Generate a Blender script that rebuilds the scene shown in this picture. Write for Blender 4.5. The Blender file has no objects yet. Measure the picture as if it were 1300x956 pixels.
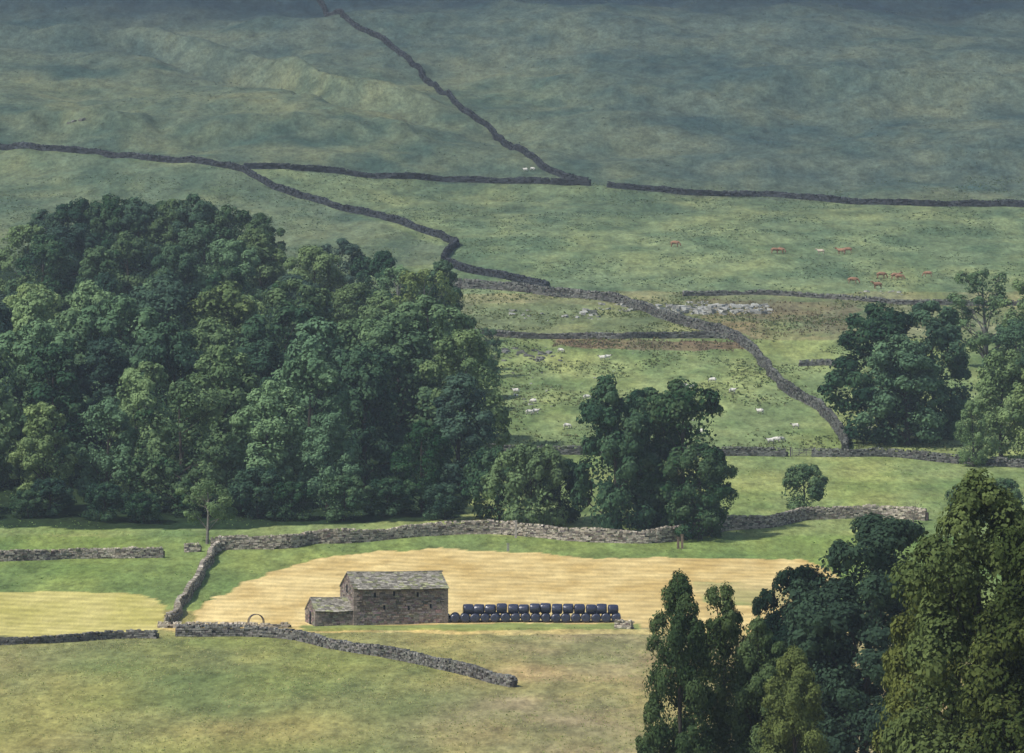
import bpy, math, numpy as np
from mathutils import Vector
rng = np.random.default_rng(7)
scene = bpy.context.scene
FL = 6500.0     # 180 mm lens expressed in pixels of the 1300 px wide reference

# ------------------------------------------------------------------ helpers
def lin(r, g, b, k=1.35):
    out = []
    for c in (r, g, b):
        c /= 255.0
        out.append((c/12.92 if c <= .04045 else ((c+.055)/1.055)**2.4)/k)
    return np.array(out)

def vnoise(x, y, seed=0.0):
    ix = np.floor(x); iy = np.floor(y)
    fx = x-ix; fy = y-iy
    fx = fx*fx*(3-2*fx); fy = fy*fy*(3-2*fy)
    def h(a, b):
        v = np.sin(a*127.1+b*311.7+seed*74.7)*43758.5453
        return v-np.floor(v)
    return (h(ix, iy)*(1-fx)+h(ix+1, iy)*fx)*(1-fy)+(h(ix, iy+1)*(1-fx)+h(ix+1, iy+1)*fx)*fy

def fbm(x, y, seed=0.0, o=3):
    s = 0; a = 1; t = 0
    for i in range(o):
        s = s+a*vnoise(x, y, seed+i*3.1); t += a
        a *= .5; x = x*2.03+11.3; y = y*2.03+5.7
    return s/t

def sstep(a, b, x):
    t = np.clip((x-a)/(b-a), 0, 1)
    return t*t*(3-2*t)

PY = [-3000, -200, 0, 100, 200, 300, 400, 450, 520, 590, 650, 740, 755, 860, 1010, 1080, 1300, 1750, 2300, 3000, 6000, 12000]
PZ = [30, 6, -2.2, -16, -27, -34.5, -40, -41, -38.2, -34.5, -31.8, -25.3, -23.5, -12.8, 7.5, 17.1, 47.6, 128.7, 235, 330, 420, 420]
def zf(x, y):
    x = np.asarray(x, float); y = np.asarray(y, float)
    z = 0
    for d in (-8, -4, 0, 4, 8):
        z = z+np.interp(y+d, PY, PZ)
    z = z/5
    m = sstep(1180, 1420, y); p = sstep(850, 1000, y)
    z = z+m*(fbm(x/75, y/120, 1)-.5)*13+m*(fbm(x/16, y/30, 2)-.5)*4.0
    z = z+p*(fbm(x/26, y/34, 3)-.5)*1.8
    # old moraine banks on the left of the moor
    yr = np.interp(x, [-180, -114, -81, -65, -49, -20], [1660, 1645, 1592, 1560, 1508, 1470])+6*np.sin(x/7)
    side = sstep(0, -40, x+0*y)
    z = z+side*4.2*np.exp(-((y-yr)/13)**2)-side*2.6*np.exp(-((y-yr+26)/14)**2)
    z = z+side*np.exp(-((y-1405-8*np.sin(x/11))/22)**2)*(3.4*(vnoise(x/6, y/12, 31)-.3)+1.2)
    z = z+sstep(40, 110, x+0*y)*4*np.exp(-((y-1560+.5*x)/16)**2)
    z = z+sstep(20, 300, y)*(fbm(x/45, y/55, 4)-.5)*.7+sstep(20, 300, y)*(vnoise(x/3.5, y/5, 5)-.5)*.12
    return z

_ys = np.arange(440, 3400, .5)
def site(a, b):
    """survey reading (horizontal, vertical) taken from the viewpoint -> ground position"""
    xs = (a-650)/FL*_ys
    hit = np.nonzero(zf(xs, _ys) >= (478-b)/FL*_ys)[0]
    i = hit[0] if len(hit) else -1
    return (xs[i], _ys[i])
def sites(l): return [site(a, b) for a, b in l]
def east(a, d): return (a-650)*d/FL

class MB:
    def __init__(s): s.v = []; s.f = []; s.c = []; s.m = []; s.n = 0
    def add(s, v, f, c, m=0):
        v = np.asarray(v, float).reshape(-1, 3); f = np.asarray(f, int).reshape(-1, 4)
        c = np.asarray(c, float)
        if c.ndim == 1: c = np.tile(c, (len(v), 1))
        s.v.append(v); s.f.append(f+s.n); s.c.append(c); s.m.append(np.full(len(f), m)); s.n += len(v)
    def mesh(s, name, mats, smooth=False):
        v = np.concatenate(s.v); f = np.concatenate(s.f); c = np.concatenate(s.c); m = np.concatenate(s.m)
        me = bpy.data.meshes.new(name)
        me.vertices.add(len(v)); me.vertices.foreach_set("co", v.astype(np.float32).ravel())
        me.loops.add(len(f)*4); me.loops.foreach_set("vertex_index", f.astype(np.int32).ravel())
        me.polygons.add(len(f)); me.polygons.foreach_set("loop_start", (np.arange(len(f))*4).astype(np.int32))
        me.polygons.foreach_set("material_index", m.astype(np.int32))
        me.polygons.foreach_set("use_smooth", np.full(len(f), smooth))
        me.update(calc_edges=True)
        at = me.color_attributes.new("tone", 'FLOAT_COLOR', 'POINT')
        cc = np.ones((len(v), 4), np.float32); cc[:, :3] = c
        at.data.foreach_set("color", cc.ravel())
        for mt in mats: me.materials.append(mt)
        return me

def obj(name, me, loc=(0, 0, 0), rz=0, sc=(1, 1, 1), parent=None):
    o = bpy.data.objects.new(name, me)
    o.location = loc; o.rotation_euler = (0, 0, rz); o.scale = sc
    scene.collection.objects.link(o)
    if parent: o.parent = parent
    return o

SG = np.array([[i, j, k] for i in (-1, 1) for j in (-1, 1) for k in (-1, 1)], float)
BF = np.array([[0, 1, 3, 2], [4, 6, 7, 5], [0, 4, 5, 1], [2, 3, 7, 6], [0, 2, 6, 4], [1, 5, 7, 3]])
def boxes(mb, C, H, AX=(1, 0, 0), AY=(0, 1, 0), AZ=(0, 0, 1), col=(.2, .2, .2), jit=.1, m=0):
    C = np.asarray(C, float).reshape(-1, 3); N = len(C)
    if N == 0: return
    def ex(a): 
        a = np.asarray(a, float); return np.tile(a, (N, 1)) if a.ndim == 1 else a
    H = ex(H); AX = ex(AX); AY = ex(AY); AZ = ex(AZ); col = ex(col)
    L = SG[None]*H[:, None]*(1+rng.uniform(-jit, jit, (N, 8, 3)))
    W = C[:, None]+L[..., 0:1]*AX[:, None]+L[..., 1:2]*AY[:, None]+L[..., 2:3]*AZ[:, None]
    mb.add(W, (BF[None]+np.arange(N)[:, None, None]*8), np.repeat(col, 8, 0), m)

def tube(mb, P, R, sides=6, col=(.1, .08, .06), m=0):
    P = np.asarray(P, float); n = len(P); V = []
    for i in range(n):
        d = P[min(i+1, n-1)]-P[max(i-1, 0)]; d /= np.linalg.norm(d)+1e-9
        a = np.cross(d, [0.3, 1, 0.1]); a /= np.linalg.norm(a)+1e-9; b = np.cross(d, a)
        t = np.arange(sides)/sides*2*math.pi
        V.append(P[i]+R[i]*(np.cos(t)[:, None]*a+np.sin(t)[:, None]*b))
    Fc = [[i*sides+j, i*sides+(j+1) % sides, (i+1)*sides+(j+1) % sides, (i+1)*sides+j] for i in range(n-1) for j in range(sides)]
    mb.add(np.concatenate(V), Fc, np.array(col), m)

# ------------------------------------------------------------------ materials
def mat(name):
    m = bpy.data.materials.new(name); m.use_nodes = True
    nt = m.node_tree; nt.nodes.clear()
    return m, nt, nt.nodes.new, nt.links.new
def mathn(nt, op, a, b=None):
    n = nt.nodes.new('ShaderNodeMath'); n.operation = op
    for i, q in enumerate((a, b)):
        if q is None: continue
        if isinstance(q, (int, float)): n.inputs[i].default_value = q
        else: nt.links.new(q, n.inputs[i])
    return n.outputs[0]
def vscale(nt, col, fac):
    n = nt.nodes.new('ShaderNodeVectorMath'); n.operation = 'SCALE'
    nt.links.new(col, n.inputs[0]); nt.links.new(fac, n.inputs['Scale']); return n.outputs[0]
def noise(nt, vec, scale, detail=4, rough=.6):
    n = nt.nodes.new('ShaderNodeTexNoise'); n.inputs['Scale'].default_value = scale
    n.inputs['Detail'].default_value = detail; n.inputs['Roughness'].default_value = rough
    nt.links.new(vec, n.inputs['Vector']); return n.outputs['Fac']
def mrange(nt, v, a, b, c, d):
    n = nt.nodes.new('ShaderNodeMapRange'); nt.links.new(v, n.inputs[0])
    for i, q in enumerate((a, b, c, d)): n.inputs[i+1].default_value = q
    return n.outputs[0]

def tone_mat(name, rough=.9, spec=.1, nscale=6., amp=.35, bump=.3):
    m, nt, N, L = mat(name)
    out = N('ShaderNodeOutputMaterial'); p = N('ShaderNodeBsdfPrincipled')
    p.inputs['Roughness'].default_value = rough; p.inputs['Specular IOR Level'].default_value = spec
    at = N('ShaderNodeAttribute'); at.attribute_name = 'tone'
    g = N('ShaderNodeTexCoord')
    nz = noise(nt, g.outputs['Object'], nscale, 3)
    L(vscale(nt, at.outputs['Color'], mrange(nt, nz, .3, .7, 1-amp, 1+amp)), p.inputs['Base Color'])
    if bump:
        b = N('ShaderNodeBump'); b.inputs['Strength'].default_value = bump; b.inputs['Distance'].default_value = .05
        L(nz, b.inputs['Height']); L(b.outputs[0], p.inputs['Normal'])
    L(p.outputs[0], out.inputs[0]); return m

def grass_mat(name):
    m, nt, N, L = mat(name)
    out = N('ShaderNodeOutputMaterial'); at = N('ShaderNodeAttribute'); at.attribute_name = 'tone'
    d = N('ShaderNodeBsdfDiffuse'); t = N('ShaderNodeBsdfTranslucent'); mx = N('ShaderNodeMixShader'); mx.inputs[0].default_value = .5
    L(at.outputs['Color'], d.inputs[0]); L(at.outputs['Color'], t.inputs[0])
    L(d.outputs[0], mx.inputs[1]); L(t.outputs[0], mx.inputs[2]); L(mx.outputs[0], out.inputs[0]); return m

def leaf_mat(name, dark, light):
    m, nt, N, L = mat(name)
    out = N('ShaderNodeOutputMaterial'); at = N('ShaderNodeAttribute'); at.attribute_name = 'tone'
    oi = N('ShaderNodeObjectInfo')
    mx = N('ShaderNodeMix'); mx.data_type = 'RGBA'
    mx.inputs['A'].default_value = (*dark, 1); mx.inputs['B'].default_value = (*light, 1)
    sp = N('ShaderNodeSeparateColor'); L(at.outputs['Color'], sp.inputs[0])
    v = mathn(nt, 'ADD', sp.outputs[0], mrange(nt, oi.outputs['Random'], 0, 1, -.4, .5)); L(v, mx.inputs['Factor'])
    mx.clamp_factor = True
    hs = N('ShaderNodeHueSaturation'); L(mx.outputs['Result'], hs.inputs['Color'])
    r2 = mathn(nt, 'FRACT', mathn(nt, 'MULTIPLY', oi.outputs['Random'], 7.31))
    L(mrange(nt, r2, 0, 1, .455, .53), hs.inputs['Hue']); L(mrange(nt, r2, 0, 1, 1.1, .85), hs.inputs['Saturation'])
    d = N('ShaderNodeBsdfDiffuse'); t = N('ShaderNodeBsdfTranslucent'); a = N('ShaderNodeMixShader')
    a.inputs[0].default_value = .25
    L(hs.outputs[0], d.inputs[0]); L(hs.outputs[0], t.inputs[0]); L(d.outputs[0], a.inputs[1]); L(t.outputs[0], a.inputs[2])
    L(a.outputs[0], out.inputs[0]); return m

M_stone = tone_mat('dry_stone'); M_bark = tone_mat('bark', nscale=3)
M_barn = tone_mat('barn_stone', nscale=5); M_slate = tone_mat('stone_slate', nscale=2.5, amp=.4)
M_grass = grass_mat('grass_blades'); M_wood = tone_mat('weathered_wood')
M_hide = tone_mat('hide', amp=.15, nscale=3, bump=0); M_metal = tone_mat('rusty_metal', rough=.5, spec=.5)
M_wrap = tone_mat('bale_wrap', rough=.24, spec=.6, nscale=7, amp=.3, bump=.6)
L_cool = leaf_mat('leaves_cool', (.036, .082, .046), (.145, .240, .110))
L_deep = leaf_mat('leaves_deep', (.024, .058, .038), (.092, .170, .082))
L_light = leaf_mat('leaves_light', (.09, .158, .068), (.23, .34, .14))
L_far = leaf_mat('leaves_far', (.030, .068, .046), (.084, .145, .088))  # bluer tint: distance haze put into the leaf colour
L_fore = leaf_mat('leaves_fore', (.034, .062, .022), (.125, .175, .058))
L_foredark = leaf_mat('leaves_foredark', (.012, .028, .020), (.044, .080, .042))

def terrain_mat():
    m, nt, N, L = mat('hillside_grass')
    out = N('ShaderNodeOutputMaterial'); p = N('ShaderNodeBsdfPrincipled')
    p.inputs['Roughness'].default_value = .95; p.inputs['Specular IOR Level'].default_value = .05
    at = N('ShaderNodeAttribute'); at.attribute_name = 'tone'
    mk = N('ShaderNodeAttribute'); mk.attribute_name = 'mask'
    sp = N('ShaderNodeSeparateColor'); L(mk.outputs['Color'], sp.inputs[0])
    g = N('ShaderNodeNewGeometry')
    mp = N('ShaderNodeMapping'); mp.inputs['Scale'].default_value = (1, .28, 1); L(g.outputs['Position'], mp.inputs[0])
    P = mp.outputs[0]
    n1 = noise(nt, P, .28, 6, .75); n2 = noise(nt, P, 1.0, 3, .8); n3 = noise(nt, P, .05, 4, .65)
    f = mathn(nt, 'MULTIPLY', mrange(nt, n1, .3, .7, .58, 1.42), mrange(nt, n2, .3, .7, .64, 1.36))
    f = mathn(nt, 'MULTIPLY', f, mrange(nt, n3, .3, .7, .82, 1.18))
    # stubble is smoother than turf
    f2 = mathn(nt, 'ADD', mathn(nt, 'MULTIPLY', mathn(nt, 'SUBTRACT', f, 1.0), mathn(nt, 'SUBTRACT', 1.0, mathn(nt, 'MULTIPLY', sp.outputs[0], .68))), 1.0)
    # mown swaths
    def swath(rot, sc, dist, amp):
        mp2 = N('ShaderNodeMapping'); mp2.inputs['Rotation'].default_value = (0, 0, rot); L(g.outputs['Position'], mp2.inputs[0])
        w = N('ShaderNodeTexWave'); w.bands_direction = 'Y'; w.inputs['Scale'].default_value = sc
        w.inputs['Distortion'].default_value = dist; w.inputs['Detail'].default_value = 4; w.inputs['Detail Scale'].default_value = .22
        L(mp2.outputs[0], w.inputs[0])
        s = mathn(nt, 'MULTIPLY', mathn(nt, 'SUBTRACT', w.outputs['Fac'], .5), sp.outputs[0])
        return mathn(nt, 'ADD', mathn(nt, 'MULTIPLY', s, amp), 1.0)
    f2 = mathn(nt, 'MULTIPLY', f2, swath(.30, .075, 11., .20))
    f2 = mathn(nt, 'MULTIPLY', f2, swath(-.70, .05, 8., .14))
    c = vscale(nt, at.outputs['Color'], f2)
    tint = N('ShaderNodeMix'); tint.data_type = 'RGBA'; tint.blend_type = 'MULTIPLY'; tint.inputs['B'].default_value = (1.2, 1.02, .84, 1)
    L(c, tint.inputs['A']); L(mathn(nt, 'MULTIPLY', mrange(nt, n3, .42, .62, 0, .8), mathn(nt, 'SUBTRACT', 1.0, sp.outputs[0])), tint.inputs['Factor'])
    L(tint.outputs['Result'], p.inputs['Base Color'])
    b = N('ShaderNodeBump'); b.inputs['Strength'].default_value = .75; b.inputs['Distance'].default_value = .45
    L(n1, b.inputs['Height']); L(b.outputs[0], p.inputs['Normal'])
    L(p.outputs[0], out.inputs[0]); return m
M_ter = terrain_mat()

# ------------------------------------------------------------------ terrain
gx = np.concatenate([-np.geomspace(4000, 145, 30), np.arange(-140, 140.1, .6), np.geomspace(145, 4000, 30)])
gy = np.concatenate([[-3000, -1500, -700, -300], np.arange(-150, 500, 14), np.arange(500, 1200, 1.25), np.arange(1200, 1900, 2.6), np.arange(1900, 2600, 20), np.geomspace(2620, 11000, 26)])
X, Y = np.meshgrid(gx, gy); nx, ny = len(gx), len(gy)
Z = zf(X, Y)
def inpoly(X, Y, poly):
    r = np.zeros(X.shape, bool); n = len(poly)
    for i in range(n):
        x0, y0 = poly[i]; x1, y1 = poly[(i+1) % n]
        if y0 == y1: continue
        c = ((y0 > Y) != (y1 > Y)) & (X < (x1-x0)*(Y-y0)/(y1-y0)+x0)
        r ^= c
    return r
jx = X+(fbm(X/4, Y/6, 8)-.5)*3; jy = Y+(fbm(X/5, Y/7, 9)-.5)*5
n_lo = fbm(X/30, Y/45, 12)[..., None]; n_md = fbm(X/9, Y/16, 13)[..., None]
def mixc(a, b, t): return a*(1-t)+b*t
col = np.zeros(X.shape+(3,))
def put(mask, a, b=None, t=None):
    c = a if b is None else mixc(a, b, np.clip((t-.3)/.4, 0, 1))
    m = mask[..., None] if mask.ndim == 2 else mask
    global col
    col = np.where(m, c, col) if m.dtype == bool else col*(1-m)+c*m
put(jy > -1e9, lin(122, 136, 82), lin(150, 148, 98), n_lo)
put((sstep(-6, 10, jx-(jy-640)*.1)*(jy < 668))[..., None], lin(166, 152, 114), lin(146, 144, 98), n_md)
put(jy > 668, lin(104, 132, 72), lin(130, 148, 88), n_lo)
put(jy > 755, lin(116, 138, 84), lin(142, 156, 100), n_md)
put(jy > 862, lin(108, 130, 84), lin(140, 156, 104), n_md)
put(jy > 1008, lin(108, 122, 86), lin(136, 140, 104), n_md)
put(jy > 1085, lin(94, 116, 86), lin(122, 140, 102), n_md)
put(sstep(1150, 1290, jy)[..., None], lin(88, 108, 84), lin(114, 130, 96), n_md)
# moor above the intake wall
bl = sites([(-300, 188), (0, 190), (130, 198), (310, 215), (500, 227), (752, 235), (1050, 256), (1300, 263), (1500, 266)])
by = np.interp(X, [q[0] for q in bl], [q[1] for q in bl])
put(jy > by, lin(70, 92, 80), lin(104, 116, 92), .5*n_lo+.5*n_md)
put((sstep(-20, 60, X)*sstep(0, 60, Y-by))[..., None], lin(62, 84, 82), lin(92, 106, 92), .6*n_lo+.4*n_md)
put((sstep(1500, 1640, jy)*.75)[..., None], lin(54, 76, 78), lin(84, 100, 92), .6*n_lo+.4*n_md)  # upper moor darkened in its colour, as if under cloud
put((sstep(1670, 1750, jy+60*(n_lo[..., 0]-.5))*.85)[..., None], lin(34, 54, 66))  # hilltop cloud shadow painted into the ground colour
P = lambda l: sites(l)
put(inpoly(jx, jy, P([(-300, 192), (0, 192), (310, 219), (420, 264), (575, 316), (560, 335), (400, 345), (-300, 345)])), lin(82, 102, 82), lin(106, 122, 96), n_md)
put(inpoly(jx, jy, P([(700, 431), (820, 432), (945, 434), (950, 442), (880, 447), (800, 444), (720, 441)])), lin(116, 104, 84), lin(126, 122, 90), n_md)
put(inpoly(jx, jy, P([(870, 380), (1090, 384), (1080, 425), (960, 430), (900, 410)])), lin(122, 118, 90), lin(116, 132, 94), n_md)
put(inpoly(jx, jy, P([(690, 384), (790, 389), (830, 404), (900, 424), (700, 424), (600, 420), (600, 385)])), lin(106, 120, 84), lin(128, 140, 100), n_md)
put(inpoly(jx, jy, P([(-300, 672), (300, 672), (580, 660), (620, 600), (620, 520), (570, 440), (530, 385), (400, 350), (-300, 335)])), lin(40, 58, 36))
hay1 = P([(240, 797), (256, 768), (300, 746), (350, 724), (420, 707), (480, 700), (560, 697), (650, 701), (760, 709), (860, 709), (1020, 711), (1060, 730), (1060, 797), (812, 798), (560, 798), (380, 798)])
hay2 = P([(-250, 752), (0, 752), (100, 751), (185, 755), (208, 770), (212, 790), (205, 802), (0, 808), (-250, 808)])
hay3 = P([(200, 797), (1100, 799), (1100, 806), (650, 806), (340, 803), (228, 803)])
hm = inpoly(jx, jy, hay1)
put(hm, lin(204, 176, 112), lin(234, 210, 146), .4*n_md+.6*fbm(X/3, Y/9, 40)[..., None])
put(inpoly(jx, jy, P([(870, 738), (960, 742), (1060, 748), (1060, 772), (900, 768)])), lin(160, 165, 100), lin(205, 185, 128), n_md)
h2 = inpoly(jx, jy, hay2); put(h2, lin(186, 178, 100), lin(212, 200, 126), .4*n_md+.6*fbm(X/3, Y/9, 41)[..., None])
h3 = inpoly(jx, jy, hay3); put(h3, lin(202, 186, 124))
put(inpoly(jx, jy, P([(380, 794), (800, 792), (810, 800), (380, 802)])), lin(146, 156, 90))
mask = np.zeros(X.shape+(4,)); mask[..., 0] = hm | h2
V = np.stack([X, Y, Z], -1).reshape(-1, 3)
ii = (np.arange(ny-1)[:, None]*nx+np.arange(nx-1)[None]).ravel()
Q = np.stack([ii, ii+1, ii+nx+1, ii+nx], -1)
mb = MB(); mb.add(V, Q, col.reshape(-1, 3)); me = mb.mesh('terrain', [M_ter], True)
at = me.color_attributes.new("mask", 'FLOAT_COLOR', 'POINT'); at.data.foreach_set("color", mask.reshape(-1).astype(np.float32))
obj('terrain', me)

# ------------------------------------------------------------------ drystone walls
def stone_wall(name, pts, h=1.5, w=.6, sl=.45, sh=.22, base=lin(112, 106, 100), rough=.12):
    p = np.array(pts); d = np.hypot(*np.diff(p, axis=0).T); S = np.concatenate([[0], np.cumsum(d)]); T = S[-1]
    ss = np.arange(0, T, 2.0)
    wx = np.interp(ss, S, p[:, 0]); wy = np.interp(ss, S, p[:, 1])
    k = np.array([.25, .5, .25])
    for _ in range(2):
        if len(wx) > 4:
            wx[1:-1] = np.convolve(wx, k, 'valid'); wy[1:-1] = np.convolve(wy, k, 'valid')
    wx = wx+(vnoise(ss/9, ss*0, 3)-.5)*1.0; 
    mb = MB(); n = max(2, int(round(h/sh)))
    def at(s):
        x = np.interp(s, ss, wx); y = np.interp(s, ss, wy)
        tx = np.interp(s+.6, ss, wx)-np.interp(s-.6, ss, wx); ty = np.interp(s+.6, ss, wy)-np.interp(s-.6, ss, wy)
        l = np.hypot(tx, ty)+1e-9; return x, y, tx/l, ty/l
    def hm(s): return 1+.75*(fbm(s/6, s*0+.5, p[0, 0], 4)-.5)
    def put(s, ln, off, zc, hy, hz, tone, jit):
        x, y, tx, ty = at(s); nxx, nyy = -ty, tx
        x = x+nxx*off; y = y+nyy*off; z = zf(x, y)+zc
        A = np.stack([tx, ty, 0*tx], -1); B = np.stack([nxx, nyy, 0*tx], -1)
        H = np.stack([ln/2, hy+0*ln, hz+0*ln], -1)
        tone = tone*(.7+.6*fbm(s/7, s*0, 17, 2))
        c = base[None]*tone[:, None]*np.array([1, 1, 1])+rng.normal(0, .01, (len(s), 3))*base.mean()*3
        boxes(mb, np.stack([x, y, z], -1), H, A, B, (0, 0, 1), np.clip(c, .005, 1), jit)
    s = np.arange(.5, T-.4, 1.0); put(s, s*0+1.05, 0*s, h*hm(s)*.36, w*.34, h*hm(s)*.36, s*0+.35, .02)
    for c in range(n):
        for sd in (-1, 1):
            L = rng.uniform(.45, 1.6, int(T/sl*1.1)+4)*sl; s = np.cumsum(L)-L/2; L = L[s < T]; s = s[s < T]
            keep = rng.random(len(s)) < (.97 if c < n-1 else .7)
            s = s[keep]; L = L[keep]
            put(s, L*.97, sd*(w/2*(1-.35*c/n))+rng.uniform(-.06, .06, len(s)), ((c+.5)*sh)*hm(s)+rng.uniform(-.03, .03, len(s)), sl*.35, sh*.5, rng.uniform(.35, 1.75, len(s)), rough*1.3)
    L = rng.uniform(.5, 1.5, int(T/(sl*.55))+4)*sl*.6; s = np.cumsum(L)-L/2; L = L[s < T]; s = s[s < T]
    kk = rng.random(len(s)) < .85; s = s[kk]; L = L[kk]
    put(s, L*.85, 0*s, h*hm(s)+sh*.25*rng.uniform(.3, 1.5, len(s)), w*.36, sh*rng.uniform(.4, .8, len(s)), rng.uniform(.8, 2.3, len(s)), .25)
    return obj(name, mb.mesh(name, [M_stone]))
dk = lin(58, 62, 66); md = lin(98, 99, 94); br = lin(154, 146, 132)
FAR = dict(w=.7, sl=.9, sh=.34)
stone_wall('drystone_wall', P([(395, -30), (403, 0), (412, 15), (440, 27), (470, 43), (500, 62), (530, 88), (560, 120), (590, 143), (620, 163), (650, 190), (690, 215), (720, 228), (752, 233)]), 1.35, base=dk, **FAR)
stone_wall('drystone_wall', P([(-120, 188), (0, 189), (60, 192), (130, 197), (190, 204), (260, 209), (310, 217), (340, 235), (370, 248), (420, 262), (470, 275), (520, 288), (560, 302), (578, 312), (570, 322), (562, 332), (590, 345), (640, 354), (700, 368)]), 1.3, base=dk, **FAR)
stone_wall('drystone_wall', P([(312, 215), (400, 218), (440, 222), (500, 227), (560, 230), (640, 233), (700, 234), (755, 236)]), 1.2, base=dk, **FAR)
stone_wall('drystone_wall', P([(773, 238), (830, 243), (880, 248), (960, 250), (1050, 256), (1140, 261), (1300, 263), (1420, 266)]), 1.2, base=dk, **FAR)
MID = dict(w=.7, sl=.6, sh=.28)
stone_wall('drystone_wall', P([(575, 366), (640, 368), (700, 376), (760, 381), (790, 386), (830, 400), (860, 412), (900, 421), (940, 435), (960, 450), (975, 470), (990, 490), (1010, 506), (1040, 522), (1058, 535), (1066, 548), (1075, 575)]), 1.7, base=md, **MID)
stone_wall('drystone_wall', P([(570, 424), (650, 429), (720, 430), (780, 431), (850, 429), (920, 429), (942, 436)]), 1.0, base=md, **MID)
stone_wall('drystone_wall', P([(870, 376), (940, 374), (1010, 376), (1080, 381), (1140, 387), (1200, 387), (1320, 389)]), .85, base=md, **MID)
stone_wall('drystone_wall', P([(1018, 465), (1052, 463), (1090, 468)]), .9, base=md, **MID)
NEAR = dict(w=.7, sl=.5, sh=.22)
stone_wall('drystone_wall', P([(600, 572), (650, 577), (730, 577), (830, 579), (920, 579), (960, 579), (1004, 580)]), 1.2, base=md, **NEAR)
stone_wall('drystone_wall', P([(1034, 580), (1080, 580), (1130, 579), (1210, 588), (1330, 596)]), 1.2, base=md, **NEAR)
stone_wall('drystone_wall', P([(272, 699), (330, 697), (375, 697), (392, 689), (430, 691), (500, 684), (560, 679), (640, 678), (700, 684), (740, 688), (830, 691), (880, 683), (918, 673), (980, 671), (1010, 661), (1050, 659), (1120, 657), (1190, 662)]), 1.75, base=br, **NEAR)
stone_wall('drystone_wall', P([(284, 697), (272, 706), (262, 722), (247, 742), (234, 765), (224, 783), (208, 795)]), 1.2, base=br, **NEAR)
stone_wall('drystone_wall', P([(-150, 714), (0, 713), (60, 711), (120, 709), (170, 709), (213, 708)]), 1.3, base=br, **NEAR)
stone_wall('drystone_wall', P([(238, 701), (268, 700)]), 1.0, base=br, **NEAR)
stone_wall('drystone_wall', P([(-150, 822), (0, 819), (60, 817), (120, 813), (160, 810), (214, 811)]), .8, base=lin(108, 106, 100), **NEAR)
stone_wall('drystone_wall', P([(228, 808), (290, 808), (340, 808), (390, 815), (430, 825), (480, 833), (530, 843), (580, 855), (620, 864), (658, 875)]), 1.1, base=lin(110, 108, 102), **NEAR)
stone_wall('drystone_wall', P([(205, 797), (260, 796), (320, 797), (378, 797)]), .5, base=br, **NEAR)
stone_wall('drystone_wall', P([(786, 798), (812, 799)]), .8, base=br, **NEAR)

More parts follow.
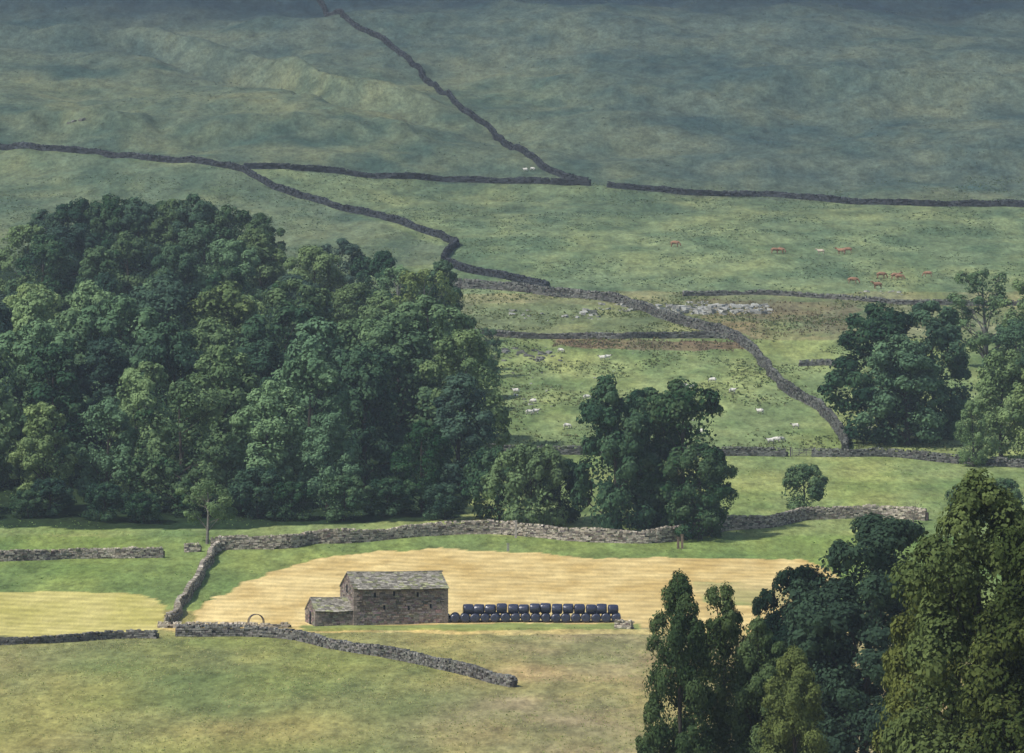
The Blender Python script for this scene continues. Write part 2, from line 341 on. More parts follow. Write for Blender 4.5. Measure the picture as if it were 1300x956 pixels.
# ------------------------------------------------------------------ barn
barn = bpy.data.objects.new('stone_barn', None); scene.collection.objects.link(barn)
bx, byy = east(500, 656), 656.5
barn.location = (bx, byy, float(zf(bx, 652))-.05); barn.rotation_euler = (0, 0, math.radians(15))
bst = lin(134, 123, 114); slt = lin(152, 147, 134)
def house(x0, x1, y0, y1, ev, rd, tag, left_gable=True):
    ym = (y0+y1)/2; hd = (y1-y0)/2
    mb = MB()
    v = [(x0, y0, -1), (x1, y0, -1), (x1, y1, -1), (x0, y1, -1), (x0, y0, ev), (x1, y0, ev), (x1, y1, ev), (x0, y1, ev)]
    mb.add(v, [(0, 1, 5, 4), (2, 3, 7, 6), (1, 2, 6, 5), (3, 0, 4, 7)], bst*.45)
    zz = np.arange(ev, rd-.1, .12)
    for xg, s in ((x0, 1), (x1, -1)):
        hw = hd*(rd-zz-.12)/(rd-ev)
        boxes(mb, np.stack([xg+s*.2+0*zz, ym+0*zz, zz+.06], -1), np.stack([.2+0*zz, np.maximum(hw, .02), .06+0*zz], -1), col=bst*.45, jit=0)
    obj(tag+'_wall_core', mb.mesh(tag+'_core', [M_barn]), parent=barn)
    mb = MB(); ch = .23
    def course(z, a, b, put):
        L = rng.uniform(.25, .75, int((b-a)/.4)+6); s = a+np.cumsum(L); i = s < b-.1
        s = s[i]; L = L[i]
        if len(s) == 0: return
        e = np.concatenate([[a], s, [b]]); c = (e[1:]+e[:-1])/2; l = e[1:]-e[:-1]
        put(c, l, z)
    def colr(n): 
        return bst[None]*rng.uniform(.45, 1.5, (n, 1))*(1+rng.normal(0, .07, (n, 3)))
    def pf(yy):
        def q(c, l, z): boxes(mb, np.stack([c, yy+0*c+rng.uniform(-.02, .02, len(c)), z+ch/2+0*c], -1), np.stack([l/2*.96, .07+0*l, ch/2*.92+0*l], -1), col=colr(len(c)), jit=.06)
        return q
    def pg(xx):
        def q(c, l, z): boxes(mb, np.stack([xx+0*c+rng.uniform(-.02, .02, len(c)), c, z+ch/2+0*c], -1), np.stack([.07+0*l, l/2*.96, ch/2*.92+0*l], -1), col=colr(len(c)), jit=.06)
        return q
    z = -.6
    while z < rd-.2:
        if z < ev-.1:
            course(z, x0, x1, pf(y0)); course(z, x0, x1, pf(y1)); w_ = hd
        else: w_ = hd*(rd-z-ch)/(rd-ev)
        if w_ > .25:
            course(z, ym-w_, ym+w_, pg(x0)); course(z, ym-w_, ym+w_, pg(x1))
        z += ch
    zq = np.arange(0, ev-.3, .36)
    for xx in (x0, x1):
        for yy in (y0, y1):
            alt = (np.arange(len(zq)) % 2)
            hx = np.where(alt, .42, .24); hy = np.where(alt, .24, .42)
            sx = 1 if xx == x0 else -1; sy = 1 if yy == y0 else -1
            boxes(mb, np.stack([xx+sx*(hx-.11), yy+sy*(hy-.11), zq+.18], -1), np.stack([hx, hy, .165+0*hx], -1), col=bst[None]*rng.uniform(.9, 1.5, (len(zq), 1)), jit=.03)
    obj(tag+'_stonework', mb.mesh(tag+'_stonework', [M_barn]), parent=barn)
    mb = MB(); pit = math.atan2(rd-ev, hd); oh = .22
    for s in (-1, 1):
        u = np.array([0, s*math.cos(pit), -math.sin(pit)]); nrm = np.array([0, s*math.sin(pit), math.cos(pit)])
        Ls = hd/math.cos(pit)+oh; ap = np.array([0, ym, rd])
        cm = np.array([(x0+x1)/2, 0, 0])+ap+u*Ls/2+nrm*.05
        boxes(mb, [cm], [((x1-x0)/2+.1, Ls/2, .05)], AX=(1, 0, 0), AY=u*1., AZ=nrm, col=slt*.4, jit=0)
        q = .05
        while q < Ls:
            g = .30+.18*q/Ls
            L = rng.uniform(.35, .8, int((x1-x0)/.5)+6); e = x0-.15+np.cumsum(L); e = np.concatenate([[x0-.15], e[e < x1], [x1+.15]])
            c = (e[1:]+e[:-1])/2; l = e[1:]-e[:-1]
            tl = .09; u2 = u*math.cos(tl)+nrm*math.sin(tl); n2 = nrm*math.cos(tl)-u*math.sin(tl)
            sag = -.10*np.sin((c-x0)/(x1-x0)*math.pi)+.05*np.sin(c*1.7)
            C = np.stack([c, 0*c, sag*.6], -1)+ap+u*(q+g*.5)+nrm*(.17+rng.uniform(-.01, .02, (len(c), 1)))
            tn = rng.uniform(.55, 1.5, (len(c), 1)); moss = (rng.random((len(c), 1)) < .25)
            cc = slt[None]*tn*np.where(moss, np.array([[.92, 1.0, .7]]), 1)
            boxes(mb, C, np.stack([l/2*.97, g*.62+0*l, .03+0*l], -1), AX=(1, 0, 0), AY=u2, AZ=n2, col=cc, jit=.05)
            q += g
    c = np.arange(x0-.1, x1+.1, .55); boxes(mb, np.stack([c+.27, ym+0*c, rd+.2-.06*np.sin((c-x0)/(x1-x0)*math.pi)], -1), (.26, .17, .09), col=slt[None]*rng.uniform(.9, 1.5, (len(c), 1)), jit=.08)
    obj(tag+'_roof', mb.mesh(tag+'_roof', [M_slate]), parent=barn)
house(-6.1, 6.1, -3.7, 3.7, 4.75, 6.5, 'barn')
house(-11.0, -6.25, -3.2, 2.4, 1.85, 3.3, 'lean_to')
mb = MB()
fy = -3.7
for xx, z, hw, hh in ((-3.4, 3.9, .13, .3), (-.9, 4.05, .13, .3), (2.2, 3.9, .13, .3), (-2.2, 2.3, .12, .28), (1.0, 2.2, .12, .28), (3.9, 2.4, .12, .28)):
    boxes(mb, [(xx, fy-.05, z)], [(hw, .06, hh)], col=(.008, .008, .01), jit=0)
    boxes(mb, [(xx, fy-.08, z+hh+.1)], [(hw+.2, .08, .1)], col=bst*1.3, jit=.03)
boxes(mb, [(-6.15, 0, 4.6)], [(.06, .35, .5)], col=(.008, .008, .01), jit=0)
boxes(mb, [(-11.05, -.4, .9)], [(.06, .45, .85)], col=(.008, .008, .01), jit=0)
th = np.arange(-5.5, 5.6, 1.1); boxes(mb, np.stack([th, fy-.1+0*th, 3.1+0*th], -1), (.3, .12, .06), col=bst*1.35, jit=.1)
obj('openings_and_throughstones', mb.mesh('openings', [M_barn]), parent=barn)

# ------------------------------------------------------------------ silage bales
def bale_mesh(seed):
    prof = [(-.60, .02), (-.615, .3), (-.60, .48), (-.55, .575), (-.46, .615), (-.2, .63), (.1, .632), (.4, .62), (.53, .585), (.59, .49), (.61, .3), (.60, .02)]
    ns = 22; r = np.random.default_rng(seed); V = []
    for i, (x, q) in enumerate(prof):
        t = np.arange(ns)/ns*2*math.pi
        qq = q*(1+r.normal(0, .012, ns)+.03*np.sin(2*t+seed)); V.append(np.stack([x+r.normal(0, .012, ns), qq*np.cos(t), qq*np.sin(t)*.97], -1))
    Fc = [[i*ns+j, (i+1)*ns+j, (i+1)*ns+(j+1) % ns, i*ns+(j+1) % ns] for i in range(len(prof)-1) for j in range(ns)]
    mb = MB(); mb.add(np.concatenate(V), Fc, np.array([.028, .032, .058])); return mb.mesh('silage_bale', [M_wrap], True)
bm = [bale_mesh(i) for i in range(4)]
def bale(x, y, z, rz, k, s=1.): obj('silage_bale', bm[k % 4], (x, y, z), rz, (s, s, s))
x = -8.6; k = 0
while x < 13.6:
    for yy in (655.2, 656.6): bale(x, yy+rng.uniform(-.1, .1), float(zf(x, yy))+.56, math.pi/2+rng.uniform(-.12, .12), k, rng.uniform(.94, 1.02)); k += 1
    x += 1.29
x = -5.6
while x < 13.2:
    bale(x, 655.9+rng.uniform(-.2, .2), float(zf(x, 656))+1.66+rng.uniform(-.1, .06), rng.uniform(-.18, .18), k, rng.uniform(1.04, 1.12)); k += 1; x += rng.uniform(1.34, 1.5)

# ring feeder
mb = MB(); t = np.linspace(0, 2*math.pi, 25)
for yy in (-.4, 0, .4):
    tube(mb, np.stack([np.cos(t)*1.0, 0*t+yy, np.sin(t)*1.0], -1), t*0+.04, 6, (.05, .045, .05))
for a in t[:-1:2]: tube(mb, [(math.cos(a), -.4, math.sin(a)), (math.cos(a), .4, math.sin(a))], [.03, .03], 5, (.05, .045, .05))
p0 = site(325, 796); obj('ring_feeder', mb.mesh('ring_feeder', [M_metal]), (p0[0], p0[1], float(zf(*p0))+.6), .3)

# field gate + posts
mb = MB(); wc = lin(110, 108, 104)
for z in (.25, .48, .72, .98, 1.28): boxes(mb, [(0, 0, z)], [(1.75, .03, .05)], col=wc, jit=.01)
for xx in (-1.72, -.6, .6, 1.72): boxes(mb, [(xx, -.05, .76)], [(.05, .02, .6)], col=wc*1.1, jit=.01)
for s in (-1, 1): boxes(mb, [(s*2.0, 0, .75)], [(.13, .13, .85)], col=wc*.8, jit=.05)
dgn = math.atan2(.95, 1.7); boxes(mb, [(0, .06, .75)], [(1.85, .02, .045)], AX=(math.cos(dgn), 0, math.sin(dgn)), AZ=(-math.sin(dgn), 0, math.cos(dgn)), col=wc, jit=.01)
p0 = site(1019, 580); obj('field_gate', mb.mesh('field_gate', [M_wood]), (p0[0], p0[1], float(zf(*p0))), 0)
def post(a, b, h, c):
    mb = MB(); boxes(mb, [(0, 0, h/2)], [(.16, .12, h/2+.1)], col=c, jit=.06); boxes(mb, [(0, 0, h+.12)], [(.19, .15, .07)], col=c*.8, jit=.05)
    p0 = site(a, b); obj('gate_post', mb.mesh('gate_post', [M_wood]), (p0[0], p0[1], float(zf(*p0))), .2)
post(655, 683, 2.4, lin(190, 180, 170)); post(866, 697, 1.9, lin(140, 122, 105)); post(861, 697, 1.5, lin(130, 112, 98)); post(645, 700, 1.0, lin(160, 165, 150))

# ------------------------------------------------------------------ rocks
def rocks(name, areas):
    mb = MB()
    for (a0, b0, a1, b1, n, s0, s1, c) in areas:
        q0 = site(a0, b1); q1 = site(a1, b0)
        xa, xb = sorted((q0[0], q1[0])); ya, yb = sorted((q0[1], q1[1]))
        x = rng.uniform(xa, xb, n); y = rng.uniform(ya, yb, n); s = s0+(s1-s0)*rng.uniform(0, 1, n)**2.2
        an = rng.uniform(0, 3.14, n); A = np.stack([np.cos(an), np.sin(an), rng.uniform(-.2, .2, n)], -1); B = np.stack([-np.sin(an), np.cos(an), rng.uniform(-.1, .3, n)], -1)
        boxes(mb, np.stack([x, y, zf(x, y)+s*.1], -1), np.stack([s*.7, s*.5, s*.3], -1), A, B, (0, 0, 1), c[None]*rng.uniform(.6, 1.3, (n, 1)), .35)
    obj(name, mb.mesh(name, [M_stone]))
lr = lin(165, 166, 158); gr = lin(125, 126, 120)
rocks('limestone_scree', [(828, 388, 975, 401, 230, .3, 1.4, lr), (760, 384, 900, 396, 60, .3, .9, lr), (1080, 370, 1150, 376, 14, .3, .8, lr)])
rocks('rock_outcrop', [(640, 440, 715, 460, 60, .2, 1.0, gr), (650, 395, 760, 410, 26, .2, .9, lr), (740, 394, 756, 402, 8, .6, 1.4, lr), (640, 470, 700, 530, 26, .2, .6, lr), (700, 450, 900, 540, 24, .15, .4, lr)])
rocks('boulder_group', [(86, 153, 106, 157, 7, .6, 1.1, gr*.8)])

# ------------------------------------------------------------------ grass + rush tufts
def tufts(name, x, y, h, w, c, nb=3, k=1.3):
    n = len(x); V = []; C = []
    z = zf(x, y)-.04
    for i in range(nb):
        a = rng.uniform(0, 6.28, n); t = np.stack([np.cos(a), np.sin(a), 0*a], -1)
        o = rng.normal(0, .25, (n, 2))*w[:, None]; p = np.stack([x+o[:, 0], y+o[:, 1], z], -1)
        s = rng.uniform(.4, 1.1, n)*h
        ln = np.stack([-np.sin(a)*s, np.cos(a)*s, h*rng.uniform(.6, 1.1, n)], -1)
        q = np.stack([p-t*w[:, None]*.35, p+t*w[:, None]*.35, p+ln+t*w[:, None]*.16, p+ln-t*w[:, None]*.16], 1)
        V.append(q.reshape(-1, 3)); C.append(np.repeat(c*rng.uniform(.85, 1.2, (n, 1)), 4, 0))
    V = np.concatenate(V); mb = MB(); mb.add(V, np.arange(len(V)).reshape(-1, 4), np.concatenate(C)*k)
    return obj(name, mb.mesh(name, [M_grass]))
def scat(n, x0, x1, y0, y1, thr=0, sc=12, seed=1):
    y = rng.uniform(y0, y1, n); x = rng.uniform(x0, x1, n)
    k = (fbm(x/sc, y/sc/1.6, seed)+rng.normal(0, .05, n) > thr) & (np.abs(x) < y*.115); return x[k], y[k]
x, y = scat(36000, -75, 75, 505, 664, .42, 6)
k = ~(inpoly(x, y, hay3) | inpoly(x, y, hay1) | inpoly(x, y, hay2)); x = x[k]; y = y[k]
g = rng.random((len(x), 1)); tufts('meadow_grass', x, y, rng.uniform(.08, .22, len(x)), rng.uniform(.12, .3, len(x)), mixc(lin(190, 182, 130), lin(144, 156, 94), g), 2)
x, y = scat(12000, -85, 90, 664, 860, .54, 8, 4); k = ~(inpoly(x, y, hay1) | inpoly(x, y, hay2)); x = x[k]; y = y[k]
tufts('field_grass', x, y, rng.uniform(.08, .22, len(x)), rng.uniform(.2, .4, len(x)), mixc(lin(146, 166, 104), lin(114, 144, 80), rng.random((len(x), 1))), 2)
x, y = scat(22000, -20, 85, 862, 1085, .50, 9, 6)
tufts('rush_tussocks', x, y, rng.uniform(.12, .42, len(x)), rng.uniform(.25, .6, len(x)), mixc(lin(90, 110, 70), lin(138, 140, 98), rng.random((len(x), 1))**1.4), 3, 1.15)
rp = P([(700, 430), (945, 434), (940, 447), (700, 441)]); rp2 = P([(890, 380), (1085, 386), (1070, 425), (965, 430)])
x, y = scat(9000, -20, 75, 960, 1085, .3, 5, 7); k = inpoly(x, y, rp) | (inpoly(x, y, rp2) & (rng.random(len(x)) < .35)); x = x[k]; y = y[k]
tufts('brown_rushes', x, y, rng.uniform(.25, .5, len(x)), rng.uniform(.25, .6, len(x)), mixc(lin(120, 108, 90), lin(132, 126, 94), rng.random((len(x), 1))), 3, 1.15)
x, y = scat(34000, -150, 150, 1085, 1320, .51, 10, 9)
tufts('hill_tussocks', x, y, rng.uniform(.1, .28, len(x)), rng.uniform(.3, .8, len(x)), mixc(lin(80, 102, 76), lin(120, 136, 100), rng.random((len(x), 1))), 2, 1.1)
x, y = scat(14000, -200, 200, 1320, 1800, .6, 14, 10)
tufts('moor_tussocks', x, y, rng.uniform(.1, .22, len(x)), rng.uniform(.4, 1.1, len(x)), mixc(lin(74, 92, 80), lin(94, 108, 92), rng.random((len(x), 1))), 2)

# ------------------------------------------------------------------ trees
def tree_mesh(seed, H=22, R=7.8, cb=.06, nb=32, ns=8, per=52, leaf=.66, br=.34, sr=.5, kind='round', bark=lin(70, 66, 60), limbs=12, squash=.92, fill=44, fr=.3):
    """trunk + limbs; crown = overlapping boughs, each carrying smaller leaf clumps on its outer side"""
    r = np.random.default_rng(seed); mb = MB()
    lean = r.normal(0, .03, 2)*H
    def axis(t): return np.array([lean[0]*t*t+math.sin(t*5+seed)*.25, lean[1]*t*t, H*t])
    tt = np.linspace(0, .8, 8); tr = H*.018+.04
    tube(mb, [axis(t)-np.array([0, 0, .4 if t == 0 else 0]) for t in tt], [tr*(1.25 if t == 0 else 1)*(1-t*1.0)+.03 for t in tt], 8, bark, 0)
    def prof(t):
        if kind == 'round': return math.sqrt(max(0, 1-abs(2*t-.8)**2.2/1.5))
        if kind == 'dome': return math.sqrt(max(0.02, 1-t**2.2))*(.85+.15*min(1, t*5))
        if kind == 'spire': return (1-t)**.6*(.7+.3*min(1, t*4))+.05
        return 1.0-.45*t**1.5
    B = []; tries = 0
    while len(B) < nb and tries < 6000:
        tries += 1
        t = r.uniform(0, 1) if len(B) else 1
        pr = prof(t)*(.15 if len(B) == 0 else 1)
        an = r.uniform(0, 6.283); l = R*br*r.uniform(.65, 1.2)*(1-.25*t)
        rad = max(0, R*pr*(1+.13*math.sin(an*2+seed)+.09*math.sin(an*3+t*5+seed))-l*.8)*math.sqrt(r.uniform(.35, 1))
        z = min(H*(cb+(1-cb)*t), H-l*.85); z = max(z, H*cb+l*.4)
        p = axis(min(.97, z/H))*np.array([1, 1, 0])+np.array([math.cos(an)*rad, math.sin(an)*rad, z])
        if tries < 4500 and any(np.linalg.norm((p-q)*[1, 1, 1.05]) < .42*(l+k) for q, k in B): continue
        B.append((p, l))
    for p, l in B[:limbs]:
        t0 = max(.08, min(.72, (p[2]/H)-.22*r.uniform(.6, 1.4))); a = axis(t0)
        mid = (a+p)/2+np.array([0, 0, r.uniform(-.2, .6)]); r0 = tr*(1-t0*.95)*.5
        tube(mb, [a, (a+mid)/2+[0, 0, .1], mid, (mid+p)/2, p], [r0, r0*.8, r0*.6, r0*.45, .05], 5, bark, 0)
        for j in range(3):
            d = r.normal(0, 1, 3); d[2] = abs(d[2])+.2; d /= np.linalg.norm(d); e = p+d*l*.8
            s0 = (mid+p)/2; tube(mb, [s0, (s0+e)/2+[0, 0, .1], e], [r0*.4, r0*.25, .025], 4, bark, 0)
    def clump(c, d0, sl, n, bt, wt):
        d = r.normal(0, 1, (n, 3))+d0*wt; d /= np.linalg.norm(d, axis=1)[:, None]
        sh = r.uniform(.25, 1.2, (n, 1))**.5
        pos = c+d*sl*sh*np.array([1.05, 1.05, .92])
        if kind == 'droop': pos[:, 2] -= (np.linalg.norm(pos[:, :2]-c[:2], axis=1)**1.3)*.3
        nn = d*1.0+d0*.45+r.normal(0, .34, (n, 3))+np.array([0, 0, .25]); nn /= np.linalg.norm(nn, axis=1)[:, None]
        a = np.cross(nn, r.normal(0, 1, (n, 3))); a /= np.linalg.norm(a, axis=1)[:, None]; b = np.cross(nn, a)
        s = leaf*r.uniform(.4, 1.25, (n, 1))
        q = np.stack([pos-a*s*.5, pos+b*s*.34-a*s*.08, pos+a*s*.5, pos-b*s*.34-a*s*.05], 1)
        tone = np.clip(bt+r.normal(0, .12, (n, 1)), 0, 1)
        mb.add(q.reshape(-1, 3), np.arange(4*n).reshape(-1, 4), np.repeat(np.tile(tone, (1, 3)), 4, 0), 1)
    if per:
        for p, l in B:
            bt = r.uniform(.15, .7); ow = (p-np.array([0, 0, H*.45]))*[1, 1, .6]; ow = ow/(np.linalg.norm(ow)+.1)
            for j in range(ns):
                d0 = r.normal(0, 1, 3)+ow*.7; d0[2] += .25; d0 /= np.linalg.norm(d0)
                sl = l*sr*r.uniform(.6, 1.3); c = p+d0*(l-sl*.6)*r.uniform(.7, 1.1)*np.array([1, 1, squash])
                clump(c, d0, sl, int(per*r.uniform(.7, 1.3)), bt+r.normal(0, .1), .6)
            clump(p, np.array([0, 0, .3]), l*.85, int(per*1.2), bt, .2)
        for j in range(fill):
            t = r.uniform(0, .95); an = r.uniform(0, 6.283); rad = R*prof(t)*.72*math.sqrt(r.uniform(0, 1))
            c = axis(t)*np.array([1, 1, 0])+np.array([math.cos(an)*rad, math.sin(an)*rad, H*(cb+(1-cb)*t*.88)+.5])
            clump(c, np.array([0, 0, .1]), R*fr*(1-.4*t), per, .3, 0)
    return mb.mesh('tree', [M_bark, L_cool])
T = {
 'a': tree_mesh(1), 'b': tree_mesh(2, R=8.6, nb=40, br=.31), 'c': tree_mesh(3, R=7.4, kind='dome', cb=.04),
 'd': tree_mesh(4, R=7.6, kind='droop', nb=34), 'e': tree_mesh(5, R=8.2, cb=.04, nb=38, br=.31),
 'f': tree_mesh(6, R=6.8, kind='dome', nb=28), 'g': tree_mesh(11, R=8.2, cb=.02, nb=40, br=.31),
 'thin': tree_mesh(7, H=18, R=6, nb=30, ns=7, per=28, leaf=.5, br=.28, cb=.12, limbs=30, bark=lin(110, 110, 108), fill=16),
 'open': tree_mesh(8, H=10, R=5.6, nb=18, ns=6, per=60, leaf=.36, br=.30, cb=.34, limbs=16, squash=.6, bark=lin(120, 116, 108), fill=4),
 'bush': tree_mesh(9, H=7, R=4.4, nb=26, ns=7, per=52, leaf=.38, br=.32, cb=.08, limbs=10, fill=20),
 'bare': tree_mesh(10, H=4, R=2.3, nb=16, per=0, br=.3, cb=.2, limbs=16, bark=lin(120, 114, 104)),
 'fb': tree_mesh(22, H=26, R=7.2, nb=75, ns=8, per=90, leaf=.36, br=.26, cb=.02, kind='dome', limbs=16, fill=120, fr=.26),
 'fc': tree_mesh(24, H=26, R=7.2, nb=75, ns=8, per=90, leaf=.36, br=.27, cb=.02, kind='dome', limbs=16, fill=120, fr=.26),
 'fd': tree_mesh(23, H=26, R=9.6, nb=85, ns=8, per=90, leaf=.48, br=.25, cb=.02, kind='round', limbs=20, fill=140, fr=.26),
}
TH = {'thin': 18, 'open': 10, 'bush': 7, 'bare': 4, 'fc': 26, 'fb': 26, 'fd': 26}
def tree(name, key, a, d, h, leaf, ws=1.0, parent=None, rz=None):
    x = east(a, d); s = h/TH.get(key, 22)
    o = obj(name, T[key], (x, d, float(zf(x, d))-.1), rng.uniform(0, 6.28) if rz is None else rz, (s*ws, s*ws, s), parent)
    o.material_slots[1].link = 'OBJECT'; o.material_slots[1].material = leaf
    return o
wood = bpy.data.objects.new('woodland', None); scene.collection.objects.link(wood)
rows = [(784, -60, 562, 14, 21), (806, -30, 585, 18, 25), (834, -60, 592, 20, 26), (864, -20, 580, 21, 27), (896, -60, 552, 20, 26), (932, -40, 530, 17, 21), (966, -60, 545, 16, 19), (1002, -40, 560, 18, 21), (1036, -60, 480, 18, 22)]
for d, a0, a1, h0, h1 in rows:
    a = a0; st = 12.6*FL/d
    while a <= a1+20:
        dd = d+rng.uniform(-9, 9); h = rng.uniform(h0, h1)
        if a > 460 and d in (896, 932): h *= .88
        if a > 400 and d > 1000: h *= .92
        q = rng.random()
        lf = L_light if q < .34 else (L_deep if q < .60 else L_cool)
        if d > 960: lf = L_far if q < .4 else L_cool
        tree('broadleaf_tree', 'abcdefg'[rng.integers(0, 7)], min(a+rng.uniform(-14, 14), a1), dd, h, lf, rng.uniform(.9, 1.15), wood); a += st*rng.uniform(.85, 1.15)
far = bpy.data.objects.new('distant_plantation', None); scene.collection.objects.link(far)
for d in (1092, 1116):
    a = 62
    while a < 348:
        hh = 19.5-(2.5 if a < 70 else 0)-max(0, a-270)*.07-(d-1092)*.1
        tree('plantation_tree', 'acfeg'[rng.integers(0, 5)], a+rng.uniform(-5, 5), d, hh+rng.uniform(-1, 1), L_deep, 1.05, far); a += 38
for a in range(-40, 610, 60): tree('hazel_shrub', 'bush', a+rng.uniform(-20, 20), 773+rng.uniform(-3, 4), rng.uniform(4.0, 7.5), L_deep, 1.15, wood)
# individual trees
tree('hawthorn_tree', 'open', 264, 748, 9.6, L_light)
tree('ash_tree', 'c', 782, 754, 24.0, L_deep, .84); tree('ash_tree', 'a', 866, 757, 22.8, L_deep, .98); tree('ash_tree', 'g', 826, 764, 21, L_deep, .9)
tree('ash_tree', 'e', 888, 752, 14, L_deep, 1.05)
tree('small_sycamore_tree', 'bush', 672, 764, 12.2, L_cool, .84); tree('small_sycamore_tree', 'bush', 634, 772, 11, L_deep, .8); tree('small_sycamore_tree', 'bush', 712, 770, 9.5, L_deep, .8)
tree('hawthorn_bush', 'bush', 1020, 783, 7.3, L_cool, .95)
tree('bare_shrub', 'bare', 1161, 768, 3.8, L_cool)
tree('sycamore_tree', 'a', 1120, 872, 23.5, L_deep, 1.1); tree('sycamore_tree', 'g', 1185, 880, 23, L_deep, 1.0); tree('sycamore_tree', 'c', 1152, 868, 19, L_cool, 1.25)
tree('ash_tree', 'thin', 1250, 965, 19, L_cool, 1.25); tree('ash_tree', 'thin', 1310, 960, 18, L_cool, 1.2); tree('ash_tree', 'a', 1290, 925, 14, L_deep, 1.1)
tree('willow_tree', 'd', 1272, 848, 18.5, L_light, .95); tree('willow_tree', 'a', 1325, 845, 18, L_light, 1.0); tree('willow_tree', 'f', 1236, 840, 11, L_light, .9)
tree('holly_bush', 'bush', 1228, 772, 5.6, L_deep, 1.0); tree('holly_bush', 'bush', 1270, 776, 6, L_cool, 1.1)
tree('ash_tree', 'thin', 540, 956, 20, L_light, 1.0); tree('ash_tree', 'thin', 505, 962, 20, L_cool, 1.0); tree('small_thorn_tree', 'thin', 616, 952, 9.5, L_cool, .95)
tree('small_thorn_tree', 'bush', 594, 925, 10, L_deep, .8)
# near trees on the valley floor
def top(d, b): return (478-b)/FL*d
def fore(name, key, a, d, b, leaf, ws):
    h = top(d, b)-float(zf(east(a, d), d)); tree(name, key, a, d, h, leaf, ws)
fore('oak_tree', 'fd', 1100, 480, 656, L_foredark, 1.02)
fore('oak_tree', 'fd', 1018, 486, 720, L_foredark, .76)
fore('alder_tree', 'fc', 868, 402, 728, L_fore, .60); fore('alder_tree', 'fb', 920, 408, 742, L_fore, .70)
fore('alder_tree', 'fb', 972, 405, 784, L_fore, .74); fore('alder_tree', 'fc', 1014, 400, 822, L_fore, .8)
fore('alder_tree', 'fc', 1252, 305, 602, L_fore, .84); fore('alder_tree', 'fb', 1186, 312, 694, L_fore, .72); fore('alder_tree', 'fb', 1318, 300, 616, L_fore, .85)

# ------------------------------------------------------------------ livestock
def beast(name, pose, body, headc, fat=1., leg=1.):
    gz = pose == 'graze'
    P_ = [(-.1, 0, 1.08, .40*fat), (-.75, 0, 1.16, .33*fat), (.5, 0, 1.08, .39*fat), (.85, 0, 1.2, .24*fat)]
    E = [(0, 1), (0, 2), (2, 3)]
    P_ += [(1.15, 0, .82, .16), (1.32, 0, .45, .14), (1.42, 0, .16, .09)] if gz else [(1.15, 0, 1.48, .16), (1.35, 0, 1.58, .15), (1.7, 0, 1.4, .09)]
    E += [(3, 4), (4, 5), (5, 6)]
    for s in (-1, 1):
        n = len(P_); P_ += [(-.82, s*.2, .95, .2), (-.62, s*.24, .72, .13), (-.9, s*.24, .46, .075), (-.84, s*.24, .1, .055), (-.78, s*.24, .02, .06)]
        E += [(1, n), (n, n+1), (n+1, n+2), (n+2, n+3), (n+3, n+4)]
        n = len(P_); P_ += [(.56, s*.2, .82, .16), (.58, s*.22, .45, .08), (.57, s*.22, .1, .055), (.63, s*.22, .02, .06)]
        E += [(2, n), (n, n+1), (n+1, n+2), (n+2, n+3)]
        n = len(P_); h = P_[5]; P_ += [(h[0]-.05, s*.24, h[2]+.06, .04)]; E += [(5, n)]
    n = len(P_); P_ += [(-1.08, 0, 1.15, .05), (-1.14, 0, .6, .035)]; E += [(1, n), (n, n+1)]
    me = bpy.data.meshes.new('sk'); me.from_pydata([p[:3] for p in P_], E, []); o = bpy.data.objects.new('sk', me); scene.collection.objects.link(o)
    o.modifiers.new('s', 'SKIN'); sv = me.skin_vertices[0].data
    for i, p in enumerate(P_): sv[i].radius = (p[3], p[3]); sv[i].use_root = (i == 0)
    ss = o.modifiers.new('u', 'SUBSURF'); ss.levels = 1; ss.render_levels = 1
    dg = bpy.context.evaluated_depsgraph_get(); out = bpy.data.meshes.new_from_object(o.evaluated_get(dg)); out.name = name
    bpy.data.objects.remove(o)
    n = len(out.vertices); co = np.zeros(n*3, np.float32); out.vertices.foreach_get('co', co); co = co.reshape(-1, 3)
    c = np.tile(np.array(body), (n, 1)); hd = (co[:, 0] > 1.2) | ((co[:, 2] < .4) & (co[:, 0] < 1.0)); c[hd] = headc
    for a in [q.name for q in out.color_attributes]: out.color_attributes.remove(out.color_attributes[a])
    at = out.color_attributes.new('tone', 'FLOAT_COLOR', 'POINT'); cc = np.ones((n, 4), np.float32); cc[:, :3] = c; at.data.foreach_set('color', cc.ravel())
    out.materials.clear(); out.materials.append(M_hide)
    for pl in out.polygons: pl.use_smooth = True
    return out
red = lin(160, 124, 100); cg = beast('cow_g', 'graze', red, red*.8); cs = beast('cow_s', 'stand', red*1.1, red*.8)
cw = beast('calf', 'stand', lin(205, 190, 170), lin(190, 175, 160)); cb = beast('cow_b', 'graze', lin(48, 48, 52), lin(40, 40, 45))
sg = beast('sheep_g', 'graze', lin(228, 225, 215), lin(90, 86, 84), 1.3); s2 = beast('sheep_s', 'stand', lin(228, 225, 215), lin(100, 96, 92), 1.3)
for a, b, m, s in [(857, 314, cg, 1.0), (984, 322, cs, .9), (991, 322, cg, .9), (1042, 323, cw, .8), (1068, 323, cs, .95), (1076, 322, cg, .95), (1083, 361, cg, 1.05), (1114, 367, cs, 1.0), (1119, 354, cg, 1.), (1137, 355, cs, 1.), (1142, 356, cg, .9), (1178, 352, cg, .9), (1223, 356, cb, 1.0)]:
    p0 = site(a, b); obj('cow', m, (p0[0], p0[1], float(zf(*p0))), rng.choice([0, math.pi])+rng.uniform(-.5, .5), (s, s, s))
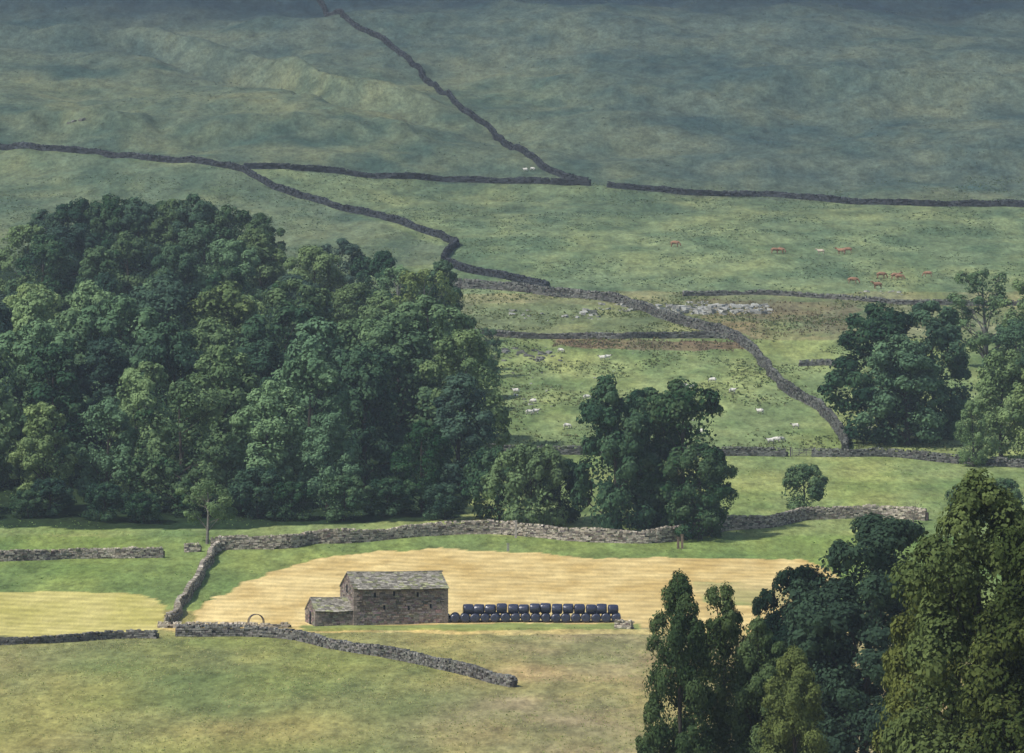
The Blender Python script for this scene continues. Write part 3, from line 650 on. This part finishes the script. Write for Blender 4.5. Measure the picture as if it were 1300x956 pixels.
for a, b in [(765, 458), (771, 457), (862, 496), (870, 494), (878, 495), (672, 527), (680, 526), (677, 513), (965, 526), (985, 562), (992, 562), (978, 564), (667, 218), (676, 217), (1103, 548), (905, 523), (712, 449), (905, 486), (835, 519), (745, 508), (890, 552), (720, 545), (655, 500), (1010, 545), (930, 500)]:
    p0 = site(a, b); s = .62; obj('sheep', sg if rng.random() < .6 else s2, (p0[0], p0[1], float(zf(*p0))), rng.choice([0, math.pi])+rng.uniform(-.6, .6), (s, s, s))

# ------------------------------------------------------------------ damp air in the dale
m, nt, N, L = mat('haze_air'); o_ = N('ShaderNodeOutputMaterial'); vs = N('ShaderNodeVolumeScatter')
vs.inputs['Color'].default_value = (.76, .89, 1, 1); vs.inputs['Density'].default_value = .00009; vs.inputs['Anisotropy'].default_value = .2
L(vs.outputs[0], o_.inputs['Volume'])
mb = MB(); boxes(mb, [(0, 2500, 150)], [(3500, 3500, 330)], jit=0)
obj('haze_air', mb.mesh('haze_air', [m]))

# ------------------------------------------------------------------ light, sky, camera
sd = Vector((-.55, -.34, .76)).normalized()
sun = bpy.data.lights.new('sun', 'SUN'); sun.energy = 4.7; sun.angle = math.radians(3); sun.color = (1, .96, .90)
so = bpy.data.objects.new('sun', sun); so.rotation_euler = sd.to_track_quat('Z', 'Y').to_euler(); so.location = (0, 0, 300); scene.collection.objects.link(so)
w = bpy.data.worlds.new('World'); scene.world = w; w.use_nodes = True; nt = w.node_tree
sk = nt.nodes.new('ShaderNodeTexSky'); sk.sky_type = 'NISHITA'; sk.sun_disc = False
sk.sun_elevation = math.asin(sd.z); sk.sun_rotation = math.atan2(sd.x, sd.y)
bg = nt.nodes['Background']; bg.inputs[1].default_value = .15; nt.links.new(sk.outputs[0], bg.inputs[0])
cam = bpy.data.cameras.new('camera'); cam.lens = 180; cam.sensor_width = 36; cam.clip_start = 1; cam.clip_end = 20000
co = bpy.data.objects.new('camera', cam); co.location = (0, 0, 0); co.rotation_euler = (math.pi/2, 0, 0); scene.collection.objects.link(co)
scene.camera = co
scene.view_settings.view_transform = 'Standard'; scene.view_settings.look = 'None'; scene.view_settings.exposure = 0
